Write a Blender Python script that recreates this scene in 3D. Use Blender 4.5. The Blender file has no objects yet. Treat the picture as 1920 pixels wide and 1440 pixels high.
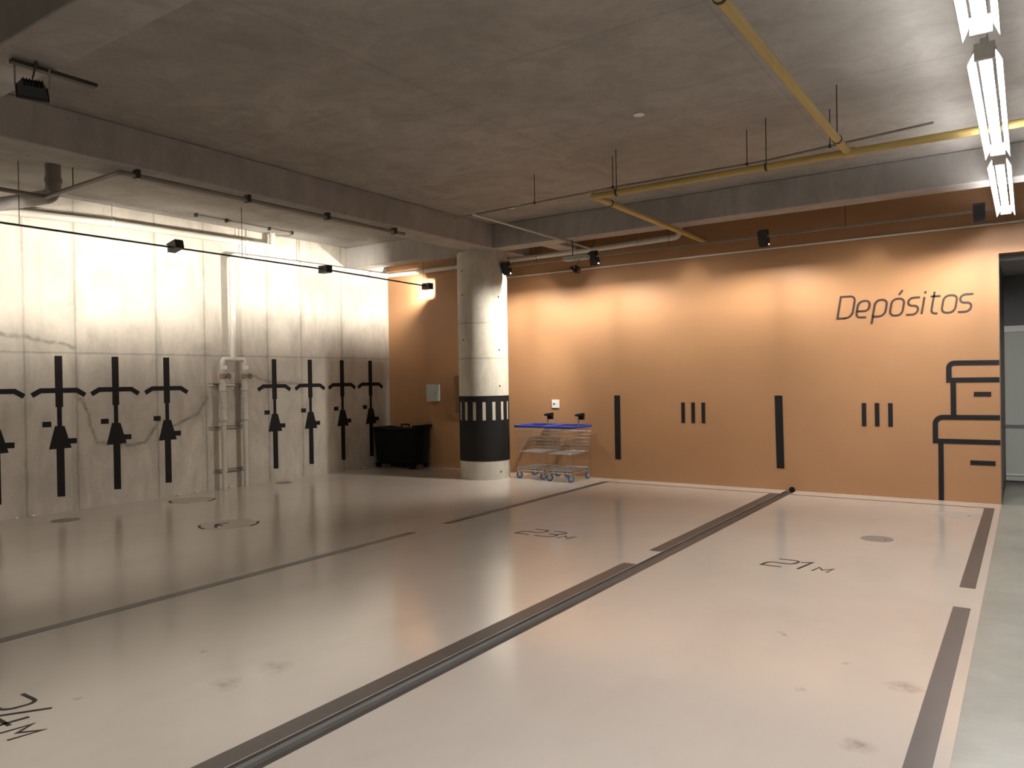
import bpy, bmesh, math, random
from mathutils import Vector, Matrix

# ------------------------------------------------------------------ camera, world, exposure
SC = bpy.context.scene
COL = SC.collection
PI = math.pi
CAM_LOC = Vector((10.2332, -10.8092, 1.6))
YAW, PITCH, ROLL, FPX = math.radians(-34.2565), math.radians(-0.3386), math.radians(-0.9704), 1420.32
_f = Vector((math.sin(YAW)*math.cos(PITCH), math.cos(YAW)*math.cos(PITCH), math.sin(PITCH)))
_r = Vector((math.cos(YAW), -math.sin(YAW), 0)); _u = _r.cross(_f)
_r2 = _r*math.cos(ROLL) + _u*math.sin(ROLL); _u2 = -_r*math.sin(ROLL) + _u*math.cos(ROLL)
cam = bpy.data.cameras.new('camera'); cam_ob = bpy.data.objects.new('camera', cam); COL.objects.link(cam_ob)
cam.sensor_width = 36.0; cam.lens = FPX/1920*36.0; cam.clip_start = 0.05; cam.clip_end = 100
cam_ob.matrix_world = Matrix(((_r2.x, _u2.x, -_f.x, CAM_LOC.x), (_r2.y, _u2.y, -_f.y, CAM_LOC.y),
                              (_r2.z, _u2.z, -_f.z, CAM_LOC.z), (0, 0, 0, 1)))
SC.camera = cam_ob

world = bpy.data.worlds.new('world'); SC.world = world; world.use_nodes = True
world.node_tree.nodes['Background'].inputs[0].default_value = (0.02, 0.02, 0.02, 1)
world.node_tree.nodes['Background'].inputs[1].default_value = 1.0
SC.view_settings.view_transform = 'Standard'; SC.view_settings.look = 'None'
SC.view_settings.exposure = 0.0; SC.view_settings.gamma = 1.0
SC.view_settings.use_curve_mapping = False
SC.cycles.sample_clamp_indirect = 4.0
SC.cycles.max_bounces = 10; SC.cycles.diffuse_bounces = 6

# light levels (hanging lamps, a few of them unseen and added)
TUBE_E = 166.0; TUBE_BACK_E = 15.0          # radiance of the tube diffusers
WASH_L_E = 50000.0      # bulbs of the wall washers by the concrete wall
WASH_O_E = 55000.0      # bulbs of the wall washers by the orange wall
FLOOD_W = 400.0       # floodlights

# ------------------------------------------------------------------ mesh helpers
class MB:
    def __init__(s): s.v = []; s.f = []; s.mi = []; s.cur = 0
    def add(s, vs, fs):
        b = len(s.v); s.v += [tuple(v) for v in vs]
        for f in fs: s.f.append([b+i for i in f]); s.mi.append(s.cur)
        return s
    def box(s, a, b):
        (x0, y0, z0), (x1, y1, z1) = a, b
        return s.add([(x0,y0,z0),(x1,y0,z0),(x1,y1,z0),(x0,y1,z0),(x0,y0,z1),(x1,y0,z1),(x1,y1,z1),(x0,y1,z1)],
                     [(0,3,2,1),(4,5,6,7),(0,1,5,4),(1,2,6,5),(2,3,7,6),(3,0,4,7)])
    def hexa(s, bot, top):
        return s.add(list(bot)+list(top), [(0,3,2,1),(4,5,6,7),(0,1,5,4),(1,2,6,5),(2,3,7,6),(3,0,4,7)])
    def tube(s, pts, r, n=10, caps=True):
        pts = [Vector(p) for p in pts]; m = len(pts); rings = []
        t0 = (pts[1]-pts[0]).normalized()
        ref = Vector((0,0,1)) if abs(t0.z) < .9 else Vector((1,0,0))
        nrm = (ref - t0*ref.dot(t0)).normalized()
        rs = r if isinstance(r, (list, tuple)) else [r]*m
        for i in range(m):
            a = (pts[i]-pts[i-1]).normalized() if i > 0 else None
            b = (pts[i+1]-pts[i]).normalized() if i < m-1 else None
            t = (a+b).normalized() if a is not None and b is not None else (a if b is None else b)
            nrm = (nrm - t*nrm.dot(t)).normalized(); bi = t.cross(nrm)
            k = 1.0
            if a is not None and b is not None:
                c = max(.35, a.dot(t)); k = 1/c
            rings.append([pts[i] + (nrm*math.cos(2*PI*j/n) + bi*math.sin(2*PI*j/n))*rs[i]*(k if k < 1.5 else 1.2) for j in range(n)])
        vs = [v for q in rings for v in q]; fs = []
        for i in range(m-1):
            for j in range(n):
                fs.append((i*n+j, i*n+(j+1) % n, (i+1)*n+(j+1) % n, (i+1)*n+j))
        if caps:
            fs.append(tuple(reversed(range(n)))); fs.append(tuple((m-1)*n+j for j in range(n)))
        return s.add(vs, fs)
    def lathe(s, prof, c, axis='z', n=24):
        # prof: list of (radius, height) ; closed at both ends
        vs = []; fs = []; m = len(prof)
        for (r, h) in prof:
            for j in range(n):
                a = 2*PI*j/n; p = (r*math.cos(a), r*math.sin(a), h)
                if axis == 'x': p = (h, p[0], p[1])
                if axis == 'y': p = (p[1], h, p[0])
                vs.append((c[0]+p[0], c[1]+p[1], c[2]+p[2]))
        for i in range(m-1):
            for j in range(n): fs.append((i*n+j, i*n+(j+1) % n, (i+1)*n+(j+1) % n, (i+1)*n+j))
        fs.append(tuple(reversed(range(n)))); fs.append(tuple((m-1)*n+j for j in range(n)))
        return s.add(vs, fs)
    def prism(s, poly, to3, d):
        # poly: 2-D outline; to3(u,v,w) -> 3-D; thickness d
        n = len(poly)
        vs = [to3(u, v, 0) for u, v in poly] + [to3(u, v, d) for u, v in poly]
        fs = [tuple(reversed(range(n))), tuple(range(n, 2*n))]
        fs += [(i, (i+1) % n, n+(i+1) % n, n+i) for i in range(n)]
        return s.add(vs, fs)
    def ribbon(s, pts, w, to3, d, closed=False):
        P = []
        for p in pts:
            q = Vector((p[0], p[1]))
            if not P or (q-P[-1]).length > 1e-5: P.append(q)
        if closed and (P[0]-P[-1]).length < 1e-5: P.pop()
        n = len(P); L = []; R = []
        for i in range(n):
            a = b = None
            if i > 0 or closed: a = (P[i]-P[i-1]).normalized()
            if i < n-1 or closed: b = (P[(i+1) % n]-P[i]).normalized()
            if a is None: a = b
            if b is None: b = a
            na = Vector((-a.y, a.x)); nb = Vector((-b.y, b.x)); m = na+nb
            if m.length < 1e-6: m = na
            m.normalize(); k = w/2/max(.45, m.dot(na))
            L.append(P[i]+m*k); R.append(P[i]-m*k)
        q = n if closed else n-1
        for i in range(q):
            j = (i+1) % n
            s.prism([L[i], R[i], R[j], L[j]], to3, d)
        return s
    def sphere(s, c, r, n=12, m=8, sc=(1,1,1)):
        prof = []
        vs = [(c[0], c[1], c[2]-r*sc[2])]; fs = []
        for i in range(1, m):
            t = -PI/2+PI*i/m
            for j in range(n):
                a = 2*PI*j/n
                vs.append((c[0]+r*sc[0]*math.cos(t)*math.cos(a), c[1]+r*sc[1]*math.cos(t)*math.sin(a), c[2]+r*sc[2]*math.sin(t)))
        vs.append((c[0], c[1], c[2]+r*sc[2]))
        for j in range(n):
            fs.append((0, 1+(j+1) % n, 1+j))
            for i in range(m-2): fs.append((1+i*n+j, 1+i*n+(j+1) % n, 1+(i+1)*n+(j+1) % n, 1+(i+1)*n+j))
            fs.append((1+(m-2)*n+j, 1+(m-2)*n+(j+1) % n, len(vs)-1))
        return s.add(vs, fs)
    def rotate(s, M, start=0):
        for i in range(start, len(s.v)): s.v[i] = tuple(M @ Vector(s.v[i]))
        return s
    def build(s, name, mat, parent=None, smooth=False, bevel=0, **props):
        off = world_loc(parent) if parent else Vector((0,0,0))
        me = bpy.data.meshes.new(name)
        me.from_pydata([tuple(Vector(v)-off) for v in s.v], [], s.f)
        mats = mat if isinstance(mat, (list, tuple)) else [mat]
        for m in mats: me.materials.append(m)
        for p, k in zip(me.polygons, s.mi): p.material_index = k
        bm = bmesh.new(); bm.from_mesh(me); bmesh.ops.recalc_face_normals(bm, faces=bm.faces); bm.to_mesh(me); bm.free()
        if smooth:
            for p in me.polygons: p.use_smooth = True
            me.set_sharp_from_angle(angle=math.radians(38))
        o = bpy.data.objects.new(name, me); COL.objects.link(o)
        if parent: o.parent = parent
        if bevel:
            b = o.modifiers.new('bevel', 'BEVEL'); b.width = bevel; b.segments = 2; b.limit_method = 'ANGLE'
        for k, v in props.items(): o[k] = v
        return o

def world_loc(o):
    p = Vector((0,0,0))
    while o is not None: p += o.location; o = o.parent
    return p

def thing(name, label, cat, loc, group=None):
    o = bpy.data.objects.new(name, None); o.empty_display_size = .1; COL.objects.link(o); o.location = loc
    o['label'] = label; o['category'] = cat
    if group: o['group'] = group
    return o
def tag(o, label, cat, group=None):
    o['label'] = label; o['category'] = cat
    if group: o['group'] = group
    return o
def struct(o): o['kind'] = 'structure'; return o
def copy_tree(o, parent=None):
    c = o.copy(); COL.objects.link(c); c.parent = parent
    for ch in list(o.children): copy_tree(ch, c)
    return c
def move_copy(src, loc, label, rot=None):
    c = copy_tree(src); c.location = loc; c['label'] = label
    if rot: c.rotation_euler = rot
    return c
def arc(cx, cy, r, a0, a1, n=6, ry=None):
    ry = r if ry is None else ry
    return [(cx+r*math.cos(math.radians(a0+(a1-a0)*i/n)), cy+ry*math.sin(math.radians(a0+(a1-a0)*i/n))) for i in range(n+1)]

# ------------------------------------------------------------------ materials
class NT:
    def __init__(s, name):
        s.m = bpy.data.materials.new(name); s.m.use_nodes = True; s.t = s.m.node_tree; s.n = s.t.nodes
        s.b = s.n['Principled BSDF']
    def node(s, typ, **kw):
        n = s.n.new(typ)
        for k, v in kw.items(): setattr(n, k, v)
        return n
    def link(s, a, b): s.t.links.new(a, b)
    def pos(s):
        return s.node('ShaderNodeNewGeometry').outputs['Position']
    def mapped(s, vec, scale, loc=(0,0,0)):
        m = s.node('ShaderNodeMapping'); m.inputs['Scale'].default_value = scale; m.inputs['Location'].default_value = loc
        s.link(vec, m.inputs['Vector']); return m.outputs[0]
    def noise(s, vec, scale, detail=4, rough=.55, dist=0):
        n = s.node('ShaderNodeTexNoise'); n.inputs['Scale'].default_value = scale; n.inputs['Detail'].default_value = detail
        n.inputs['Roughness'].default_value = rough; n.inputs['Distortion'].default_value = dist
        s.link(vec, n.inputs['Vector']); return n.outputs['Fac']
    def rng(s, v, a, b, c, d):
        n = s.node('ShaderNodeMapRange'); n.inputs[1].default_value = a; n.inputs[2].default_value = b
        n.inputs[3].default_value = c; n.inputs[4].default_value = d; s.link(v, n.inputs[0]); return n.outputs[0]
    def math(s, op, a, b=None, c=None):
        n = s.node('ShaderNodeMath', operation=op)
        for i, x in enumerate((a, b, c)):
            if x is None: continue
            if isinstance(x, (int, float)): n.inputs[i].default_value = x
            else: s.link(x, n.inputs[i])
        return n.outputs[0]
    def mix(s, fac, a, b, mode='MIX'):
        n = s.node('ShaderNodeMix', data_type='RGBA', blend_type=mode)
        for i, x in ((0, fac), (6, a), (7, b)):
            if isinstance(x, (int, float)): n.inputs[i].default_value = x
            elif isinstance(x, tuple): n.inputs[i].default_value = (*x, 1) if len(x) == 3 else x
            else: s.link(x, n.inputs[i])
        return n.outputs[2]
    def sep(s, v):
        n = s.node('ShaderNodeSeparateXYZ'); s.link(v, n.inputs[0]); return n.outputs
    def bump(s, h, strength, dist=.01):
        n = s.node('ShaderNodeBump'); n.inputs['Strength'].default_value = strength; n.inputs['Distance'].default_value = dist
        s.link(h, n.inputs['Height']); s.link(n.outputs[0], s.b.inputs['Normal'])
    def base(s, c):
        if isinstance(c, tuple): s.b.inputs['Base Color'].default_value = (*c, 1)
        else: s.link(c, s.b.inputs['Base Color'])
    def rough(s, r):
        if isinstance(r, (int, float)): s.b.inputs['Roughness'].default_value = r
        else: s.link(r, s.b.inputs['Roughness'])
    def linedist(s, p2, pts):
        # smallest distance of the 2-D position p2 (vector) to a polyline
        best = None
        for a, b in zip(pts, pts[1:]):
            A = Vector((a[0], a[1], 0)); D = Vector((b[0]-a[0], b[1]-a[1], 0))
            sub = s.node('ShaderNodeVectorMath', operation='SUBTRACT'); s.link(p2, sub.inputs[0]); sub.inputs[1].default_value = A
            dot = s.node('ShaderNodeVectorMath', operation='DOT_PRODUCT'); s.link(sub.outputs[0], dot.inputs[0]); dot.inputs[1].default_value = D/D.length_squared
            cl = s.node('ShaderNodeClamp'); s.link(dot.outputs['Value'], cl.inputs[0])
            sc = s.node('ShaderNodeVectorMath', operation='SCALE'); sc.inputs[0].default_value = D; s.link(cl.outputs[0], sc.inputs['Scale'])
            df = s.node('ShaderNodeVectorMath', operation='DISTANCE'); s.link(sub.outputs[0], df.inputs[0]); s.link(sc.outputs[0], df.inputs[1])
            best = df.outputs['Value'] if best is None else s.math('MINIMUM', best, df.outputs['Value'])
        return best

def simple(name, col, rough=.5, metal=0, var=.12, nscale=6, bump=0, spec=.5):
    t = NT(name); p = t.pos(); n = t.noise(p, nscale, 4)
    lo = tuple(c*(1-var) for c in col); hi = tuple(min(1, c*(1+var)) for c in col)
    t.base(t.mix(n, lo, hi)); t.rough(rough); t.b.inputs['Metallic'].default_value = metal; t.b.inputs['Specular IOR Level'].default_value = spec
    if bump: t.bump(n, bump)
    return t.m
def emis(name, col, e):
    t = NT(name); t.base((.8,.8,.8)); t.b.inputs['Emission Color'].default_value = (*col, 1); t.b.inputs['Emission Strength'].default_value = e
    return t.m

def concrete(name, col, seams_y=None, seam_z=(), cracks=(), dark=.5, grain=1.0, xseams=None, yplanks=None, rough=.75):
    t = NT(name); p = t.pos(); x, y, z = t.sep(p)
    big = t.noise(p, .8*grain, 5, .6); mid = t.noise(t.mapped(p, (3, 3, 1.2)), 1.1*grain, 6, .65, .6); fine = t.noise(p, 22, 4, .6)
    c = t.mix(t.rng(big, .3, .7, 0, 1), tuple(v*.80 for v in col), tuple(v*1.10 for v in col))
    c = t.mix(t.rng(mid, .42, .72, 0, .62), c, tuple(v*dark for v in col))
    strk = t.noise(t.mapped(p, (5, 5, .55)), 1.4, 5, .65)
    c = t.mix(t.rng(strk, .5, .8, 0, .35), c, tuple(v*.6 for v in col))
    c = t.mix(t.rng(fine, .35, .75, 0, .18), c, tuple(v*.55 for v in col))
    h = fine
    # blow holes
    vo = t.node('ShaderNodeTexVoronoi'); vo.inputs['Scale'].default_value = 7; t.link(t.mapped(p, (1, 1, .8)), vo.inputs['Vector'])
    sz = t.rng(t.noise(p, 3.1, 2), .35, .8, .0, .10)
    c = t.mix(t.math('MULTIPLY', t.math('LESS_THAN', vo.outputs['Distance'], sz), .55), c, tuple(v*.3 for v in col))
    wob = t.math('MULTIPLY', t.math('SUBTRACT', t.noise(p, 5, 3), .5), .03)
    def seam(coord, vals, wd, amt):
        nonlocal c
        d = None
        cw = t.math('ADD', coord, wob)
        for v in vals:
            e = t.math('ABSOLUTE', t.math('SUBTRACT', cw, v)); d = e if d is None else t.math('MINIMUM', d, e)
        k = t.math('MULTIPLY', t.rng(d, wd*.2, wd, 1, 0), t.rng(mid, .25, .7, amt*.35, amt))
        c = t.mix(k, c, tuple(v*.38 for v in col))
    if seams_y: seam(y, seams_y, .022, .8); seam(y, seams_y, .12, .22)
    if xseams: seam(x, xseams, .02, .3)
    if yplanks: seam(y, yplanks, .02, .3)
    if seam_z: seam(z, seam_z, .02, .7)
    if cracks:
        cb = t.node('ShaderNodeCombineXYZ'); w2 = t.math('MULTIPLY', t.math('SUBTRACT', t.noise(p, 4, 4), .5), .14)
        t.link(t.math('ADD', y, w2), cb.inputs[0]); t.link(t.math('ADD', z, w2), cb.inputs[1])
        d = None
        for ln in cracks:
            e = t.linedist(cb.outputs[0], ln); d = e if d is None else t.math('MINIMUM', d, e)
        n3 = t.noise(p, 9, 4, .7)
        c = t.mix(t.math('MULTIPLY', t.rng(d, .004, .035, 1, 0), t.rng(n3, .3, .65, .15, .9)), c, tuple(v*.22 for v in col))
        c = t.mix(t.rng(d, .0, .16, .28, 0), c, tuple(v*.5 for v in col))
    t.base(c); t.rough(t.rng(mid, .3, .7, rough*.85, rough*1.1)); t.b.inputs['Specular IOR Level'].default_value = .35
    t.bump(h, .12, .01)
    return t.m

CRACKS = [[(-6.9,2.26),(-6.565,2.25),(-6.366,2.202),(-6.053,2.147),(-5.872,2.104)],
          [(-5.81,1.448),(-5.701,1.229),(-5.676,1.032),(-5.613,.851),(-5.214,.779),(-4.939,.808),(-4.85,.917),(-4.714,1.118)],
          [(-4.489,1.021),(-4.3,1.097),(-4.105,1.175),(-3.952,1.414)],
          [(-3.225,1.727),(-3.075,1.70),(-2.87,1.629),(-2.496,1.598),(-2.217,1.585)]]
M = {}
M['wall_c'] = concrete('concrete_wall', (.55,.50,.43), [-8.9,-7.7,-6.466,-5.851,-4.748,-3.979,-2.84,-2.146,-1.222], (2.04,), CRACKS)
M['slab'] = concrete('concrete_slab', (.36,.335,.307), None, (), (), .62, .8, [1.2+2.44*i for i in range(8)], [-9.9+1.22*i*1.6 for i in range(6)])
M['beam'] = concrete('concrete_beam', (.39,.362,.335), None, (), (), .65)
M['column'] = concrete('concrete_column', (.54,.50,.42), None, (2.515, 1.95), (), .6, 1.4)
def orange():
    t = NT('orange_paint'); p = t.pos(); n = t.noise(p, 1.2, 4); f = t.noise(p, 60, 2)
    t.base(t.mix(t.rng(n, .3, .7, 0, 1), (.322,.170,.083), (.352,.186,.091))); t.rough(.5); t.b.inputs['Specular IOR Level'].default_value = .3
    t.bump(f, .06, .004); return t.m
M['orange'] = orange()
def epoxy():
    t = NT('epoxy_floor'); p = t.pos(); x, y, z = t.sep(p)
    big = t.noise(p, .45, 4, .6, .4); mid = t.noise(p, 2.2, 5, .6); fine = t.noise(p, 30, 3)
    c = t.mix(t.rng(big, .3, .7, 0, 1), (.45,.395,.345), (.50,.44,.385))
    st = t.noise(t.mapped(p, (1.2, .55, 1), (3.1, 1.7, 0)), 1.3, 4, .55)
    c = t.mix(t.rng(st, .52, .85, 0, .22), c, (.24,.20,.165))
    spots = [(6.125,-8.114,.03),(6.717,-8.064,.12),(6.664,-8.335,.10),(6.17,-8.86,.035),(9.681,-6.502,.10),(9.617,-7.309,.09),(9.392,-6.339,.03),(8.975,-6.031,.03),(9.26,-6.827,.04)]
    w = t.math('MULTIPLY', t.math('SUBTRACT', mid, .5), .22)
    cb = t.node('ShaderNodeCombineXYZ'); t.link(t.math('ADD', x, w), cb.inputs[0]); t.link(t.math('SUBTRACT', y, w), cb.inputs[1])
    for sx, sy, r in spots:
        d = t.node('ShaderNodeVectorMath', operation='DISTANCE'); t.link(cb.outputs[0], d.inputs[0]); d.inputs[1].default_value = (sx, sy, 0)
        k = t.math('MULTIPLY', t.rng(d.outputs['Value'], r*.2, r, .75, 0), t.rng(t.noise(p, 14, 4, .7), .35, .65, .1, 1))
        c = t.mix(k, c, (.15,.12,.10))
    t.base(c); t.rough(.19); t.b.inputs['IOR'].default_value = 1.5
    t.b.inputs['Coat Weight'].default_value = .35; t.b.inputs['Coat Roughness'].default_value = .10
    t.bump(t.math('ADD', big, t.math('MULTIPLY', mid, .15)), .05, .02)
    return t.m
M['epoxy'] = epoxy()
def aisle():
    t = NT('polished_concrete_aisle'); p = t.pos(); a = t.noise(p, .9, 6, .65, .8); b = t.noise(p, 5, 5, .6)
    c = t.mix(t.rng(a, .3, .7, 0, 1), (.185,.178,.150), (.26,.25,.212)); c = t.mix(t.rng(b, .45, .75, 0, .3), c, (.34,.33,.29))
    t.base(c); t.rough(.36); t.bump(b, .05, .01); return t.m
M['aisle'] = aisle()
M['black'] = simple('black_vinyl', (.0065,.006,.0065), .6, 0, .1, spec=.25)
M['stripe'] = simple('brown_grey_floor_tape', (.070,.059,.052), .36, 0, .1, 3, spec=.4)
M['ink'] = simple('dark_brown_floor_paint', (.014,.010,.008), .5, 0, .1, spec=.25)
M['letter'] = simple('dark_brown_lettering', (.028,.014,.012), .5, 0, .1)
M['gutter'] = simple('dark_gutter_paint', (.060,.052,.045), .32, 0, .18, 4)
M['pipe_grey'] = simple('grey_painted_pipe', (.50,.48,.42), .42, 0, .06)
M['pipe_pvc'] = simple('pale_grey_pipe', (.60,.58,.53), .4, 0, .06)
M['pipe_dark'] = simple('dull_steel_pipe', (.22,.20,.175), .5, .2, .15)
M['drain'] = simple('drain_pipe_grey', (.20,.18,.175), .5, 0, .1)
M['yellow'] = simple('yellow_gas_pipe', (.45,.325,.105), .42, 0, .08)
M['steel'] = simple('zinc_steel', (.50,.50,.50), .35, .9, .1)
M['chrome'] = simple('bright_wire', (.40,.38,.35), .35, .9, .05)
M['dark_metal'] = simple('dark_bracket_metal', (.05,.045,.042), .5, .4, .1)
M['black_metal'] = simple('black_lamp_housing', (.012,.012,.013), .5, .1, .1)
M['black_plastic'] = simple('black_plastic', (.0045,.0045,.0045), .7, 0, .1, 9, .05, spec=.15)
M['blue'] = simple('blue_plastic', (.028,.05,.30), .38, 0, .1)
M['wheel'] = simple('blue_grey_wheel_tyre', (.06,.075,.17), .5, 0, .2)
M['wheel_hub'] = simple('grey_wheel_hub', (.30,.33,.34), .4, .2, .1)
M['white'] = simple('white_plastic', (.75,.74,.72), .4, 0, .03)
M['boxgrey'] = simple('grey_green_box_paint', (.38,.42,.39), .45, 0, .05)
M['brass'] = simple('red_bronze_valve', (.30,.19,.14), .45, .3, .1)
M['brown_panel'] = simple('dark_brown_panel', (.13,.06,.03), .5, 0, .1)
M['jamb'] = simple('shaded_jamb_brown', (.14,.095,.07), .55, 0, .1)  # shaded side of the wall end, its shade put into the colour
M['passage'] = simple('passage_grey_paint', (.16,.155,.155), .6, 0, .1)
M['panel'] = simple('pale_green_grey_panel', (.46,.47,.42), .45, 0, .04)
M['soffit'] = simple('grey_soffit_paint', (.30,.28,.28), .6, 0, .05)
M['disc'] = simple('dull_floor_cover', (.20,.172,.148), .45, 0, .2, 12)
M['disc_pale'] = simple('pale_floor_cover', (.37,.325,.285), .3, 0, .1, 12)
M['plaster'] = simple('white_plaster', (.75,.73,.68), .8, 0, .1)
M['tube_light'] = emis('tube_diffuser_light', (1.0, .98, .965), TUBE_E)
M['tube_back'] = emis('tube_back_light', (1.0, .985, .98), TUBE_BACK_E)
M['bulb_left'] = emis('washer_bulb_warm', (1.0, .93, .82), WASH_L_E)
M['bulb_orange'] = emis('washer_bulb_neutral', (1.0, .95, .85), WASH_O_E)
M['flood_glass'] = emis('floodlight_glass', (1.0, .95, .86), 14.0)

# ------------------------------------------------------------------ the setting
ZS, ZB = 4.04, 3.67
Y0 = -26.0
GX0, GX1, GD = 7.449, 7.580, .048      # gutter trough in the floor
XE = 9.955                             # edge of the epoxy
b = MB()
prof = [(0.0, 0.0), (GX0, 0.0)]
sec = [(GX0 + (GX1-GX0)*(.5-.5*math.cos(PI*i/10)), -GD*math.sin(PI*i/10)) for i in range(11)]
def strip(pa, pb): b.add([(pa[0],Y0,pa[1]),(pb[0],Y0,pb[1]),(pb[0],0,pb[1]),(pa[0],0,pa[1])], [(0,1,2,3)])
strip((0,0), (GX0,0)); strip((GX1,0), (XE,0))
b.cur = 1
for i in range(10): strip(sec[i], sec[i+1])
b.cur = 0
b.add([(0,Y0,0),(0,Y0,-.2),(XE,Y0,-.2),(XE,Y0,0)], [(0,1,2,3)])
b.add([(0,0,-.2),(0,Y0,-.2),(XE,Y0,-.2),(XE,0,-.2)], [(0,1,2,3)])
b.add([(XE,0,0),(XE,Y0,0),(XE,Y0,-.2),(XE,0,-.2)], [(0,1,2,3)])
fl = b.build('floor', [M['epoxy'], M['gutter']])
for p in fl.data.polygons:
    if p.material_index == 1: p.use_smooth = True
    if p.material_index == 0 and p.normal.z < -.5 and p.center.z > -.1: p.flip()
struct(fl)
struct(MB().box((XE, Y0, -.2), (26, 0, -.003)).box((9.96, 0, -.2), (26, 2.2, -.003)).build('floor_aisle', M['aisle']))
struct(MB().box((-.3, Y0, -.2), (0, .25, ZS)).build('wall_left', M['wall_c']))
struct(MB().box((0, 0, -.2), (9.96, .25, ZS)).box((9.96, 0, 3.012), (26, .25, ZS)).build('wall_back', M['orange']))
struct(MB().box((26, Y0, -.2), (26.3, 2.2, ZS)).build('wall_right', M['wall_c']))
struct(MB().box((-.3, Y0-.3, -.2), (26.3, Y0, ZS)).build('wall_front', M['wall_c']))
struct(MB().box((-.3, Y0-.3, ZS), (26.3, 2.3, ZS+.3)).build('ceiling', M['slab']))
# beams: one along the concrete wall, two across, a short one behind the column beam
bm_ = MB().box((2.80, Y0, ZB), (3.28, 0, ZS))
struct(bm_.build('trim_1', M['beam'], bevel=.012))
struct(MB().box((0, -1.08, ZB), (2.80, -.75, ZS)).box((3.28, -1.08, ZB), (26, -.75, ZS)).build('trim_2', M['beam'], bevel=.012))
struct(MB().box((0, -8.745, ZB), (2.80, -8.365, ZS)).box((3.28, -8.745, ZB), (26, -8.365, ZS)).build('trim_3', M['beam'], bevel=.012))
struct(MB().box((3.985, -.75, ZB), (4.28, 0, ZS)).build('trim_4', M['beam'], bevel=.01))
# the passage right of the orange wall
struct(MB().box((9.71, .25, 0), (9.96, 2.2, ZS)).build('wall_passage', M['jamb']))
struct(MB().box((9.952, -.004, 0), (9.962, .25, 3.012)).build('trim_5', M['jamb']))  # thin dark sheet over the wall end, shade painted as brown
struct(MB().box((9.96, .25, 2.95), (26, 2.2, 3.012)).build('ceiling_passage', M['soffit']))
struct(MB().box((9.96, 2.0, 0), (26, 2.2, 2.95)).build('wall_passage_end', M['passage']))
d1 = MB().box((9.965, 1.95, .06), (13.5, 2.0, 2.15)).build('door_1', M['panel'])
struct(d1)
MB().box((9.965, 1.93, 2.15), (13.5, 2.0, 2.235)).build('door_rail', M['white'], d1)
MB().box((9.965, 1.94, .80), (13.5, 1.952, .845)).build('door_seam', M['passage'], d1)
MB().box((9.965, 1.93, .135), (13.5, 1.952, .155)).build('door_sill_strip', M['white'], d1)

# ------------------------------------------------------------------ columns
CX, CY, CR = 2.821, -.751, .408
def band_shell(mb, z0, z1, wz0, wz1, r, phase):
    n = 16; half = math.radians(3.9)
    brk = []
    for k in range(n):
        a = phase + 2*PI*k/n
        brk += [(a-half, a+half, True), (a+half, a+2*PI/n-half, False)]
    def patch(a0, a1, za, zb):
        m = max(2, int((a1-a0)/.07)); vs = []
        for i in range(m+1):
            a = a0+(a1-a0)*i/m; c, s_ = math.cos(a), math.sin(a)
            for (rr, zz) in ((r, za), (r, zb), (CR-.001, zb), (CR-.001, za)): vs.append((CX+rr*c, CY+rr*s_, zz))
        fs = []
        for i in range(m):
            for j in range(4): fs.append((i*4+j, i*4+(j+1) % 4, (i+1)*4+(j+1) % 4, (i+1)*4+j))
        mb.add(vs, fs)
    for a0, a1, win in brk:
        if win: patch(a0, a1, z0, wz0); patch(a0, a1, wz1, z1)
        else: patch(a0, a1, z0, z1)
ct = thing('concrete_column', 'round bare concrete column with a black painted band near its foot', 'column', (CX, CY, 0))
mb = MB(); NS = 72
mb.lathe([(CR, 0), (CR, ZB)], (CX, CY, 0), 'z', NS)
mb.build('shaft', M['column'], ct, smooth=True)
mb = MB(); band_shell(mb, .297, 1.345, .955, 1.25, CR+.004, math.atan2(-10.8092-CY, 10.2332-CX))
mb.build('painted_band', M['black'], ct, smooth=True, label='black painted band with a row of bare concrete slots')
mb = MB()
for ang, zs in ((-106, (3.37, 2.98, 2.25)), (-14.5, (2.93, 2.08, 1.50)), (-15, (.12,))):
    for z in zs:
        a = math.radians(ang); c, s_ = math.cos(a), math.sin(a)
        q = len(mb.v)
        mb.lathe([(.017, 0), (.014, .003)], (0, 0, 0), 'x', 10)
        mb.rotate(Matrix.Translation((CX+(CR-.0005)*c, CY+(CR-.0005)*s_, z)) @ Matrix.Rotation(a, 4, 'Z'), q)
mb.build('tie_hole', M['dark_metal'], ct)
c2 = thing('concrete_column', 'bare concrete column under the nearer cross beam, off to the left', 'column', (CX, -8.555, 0))
MB().lathe([(CR, 0), (CR, ZB)], (CX, -8.555, 0), 'z', NS).build('shaft', M['column'], c2, smooth=True)

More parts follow.
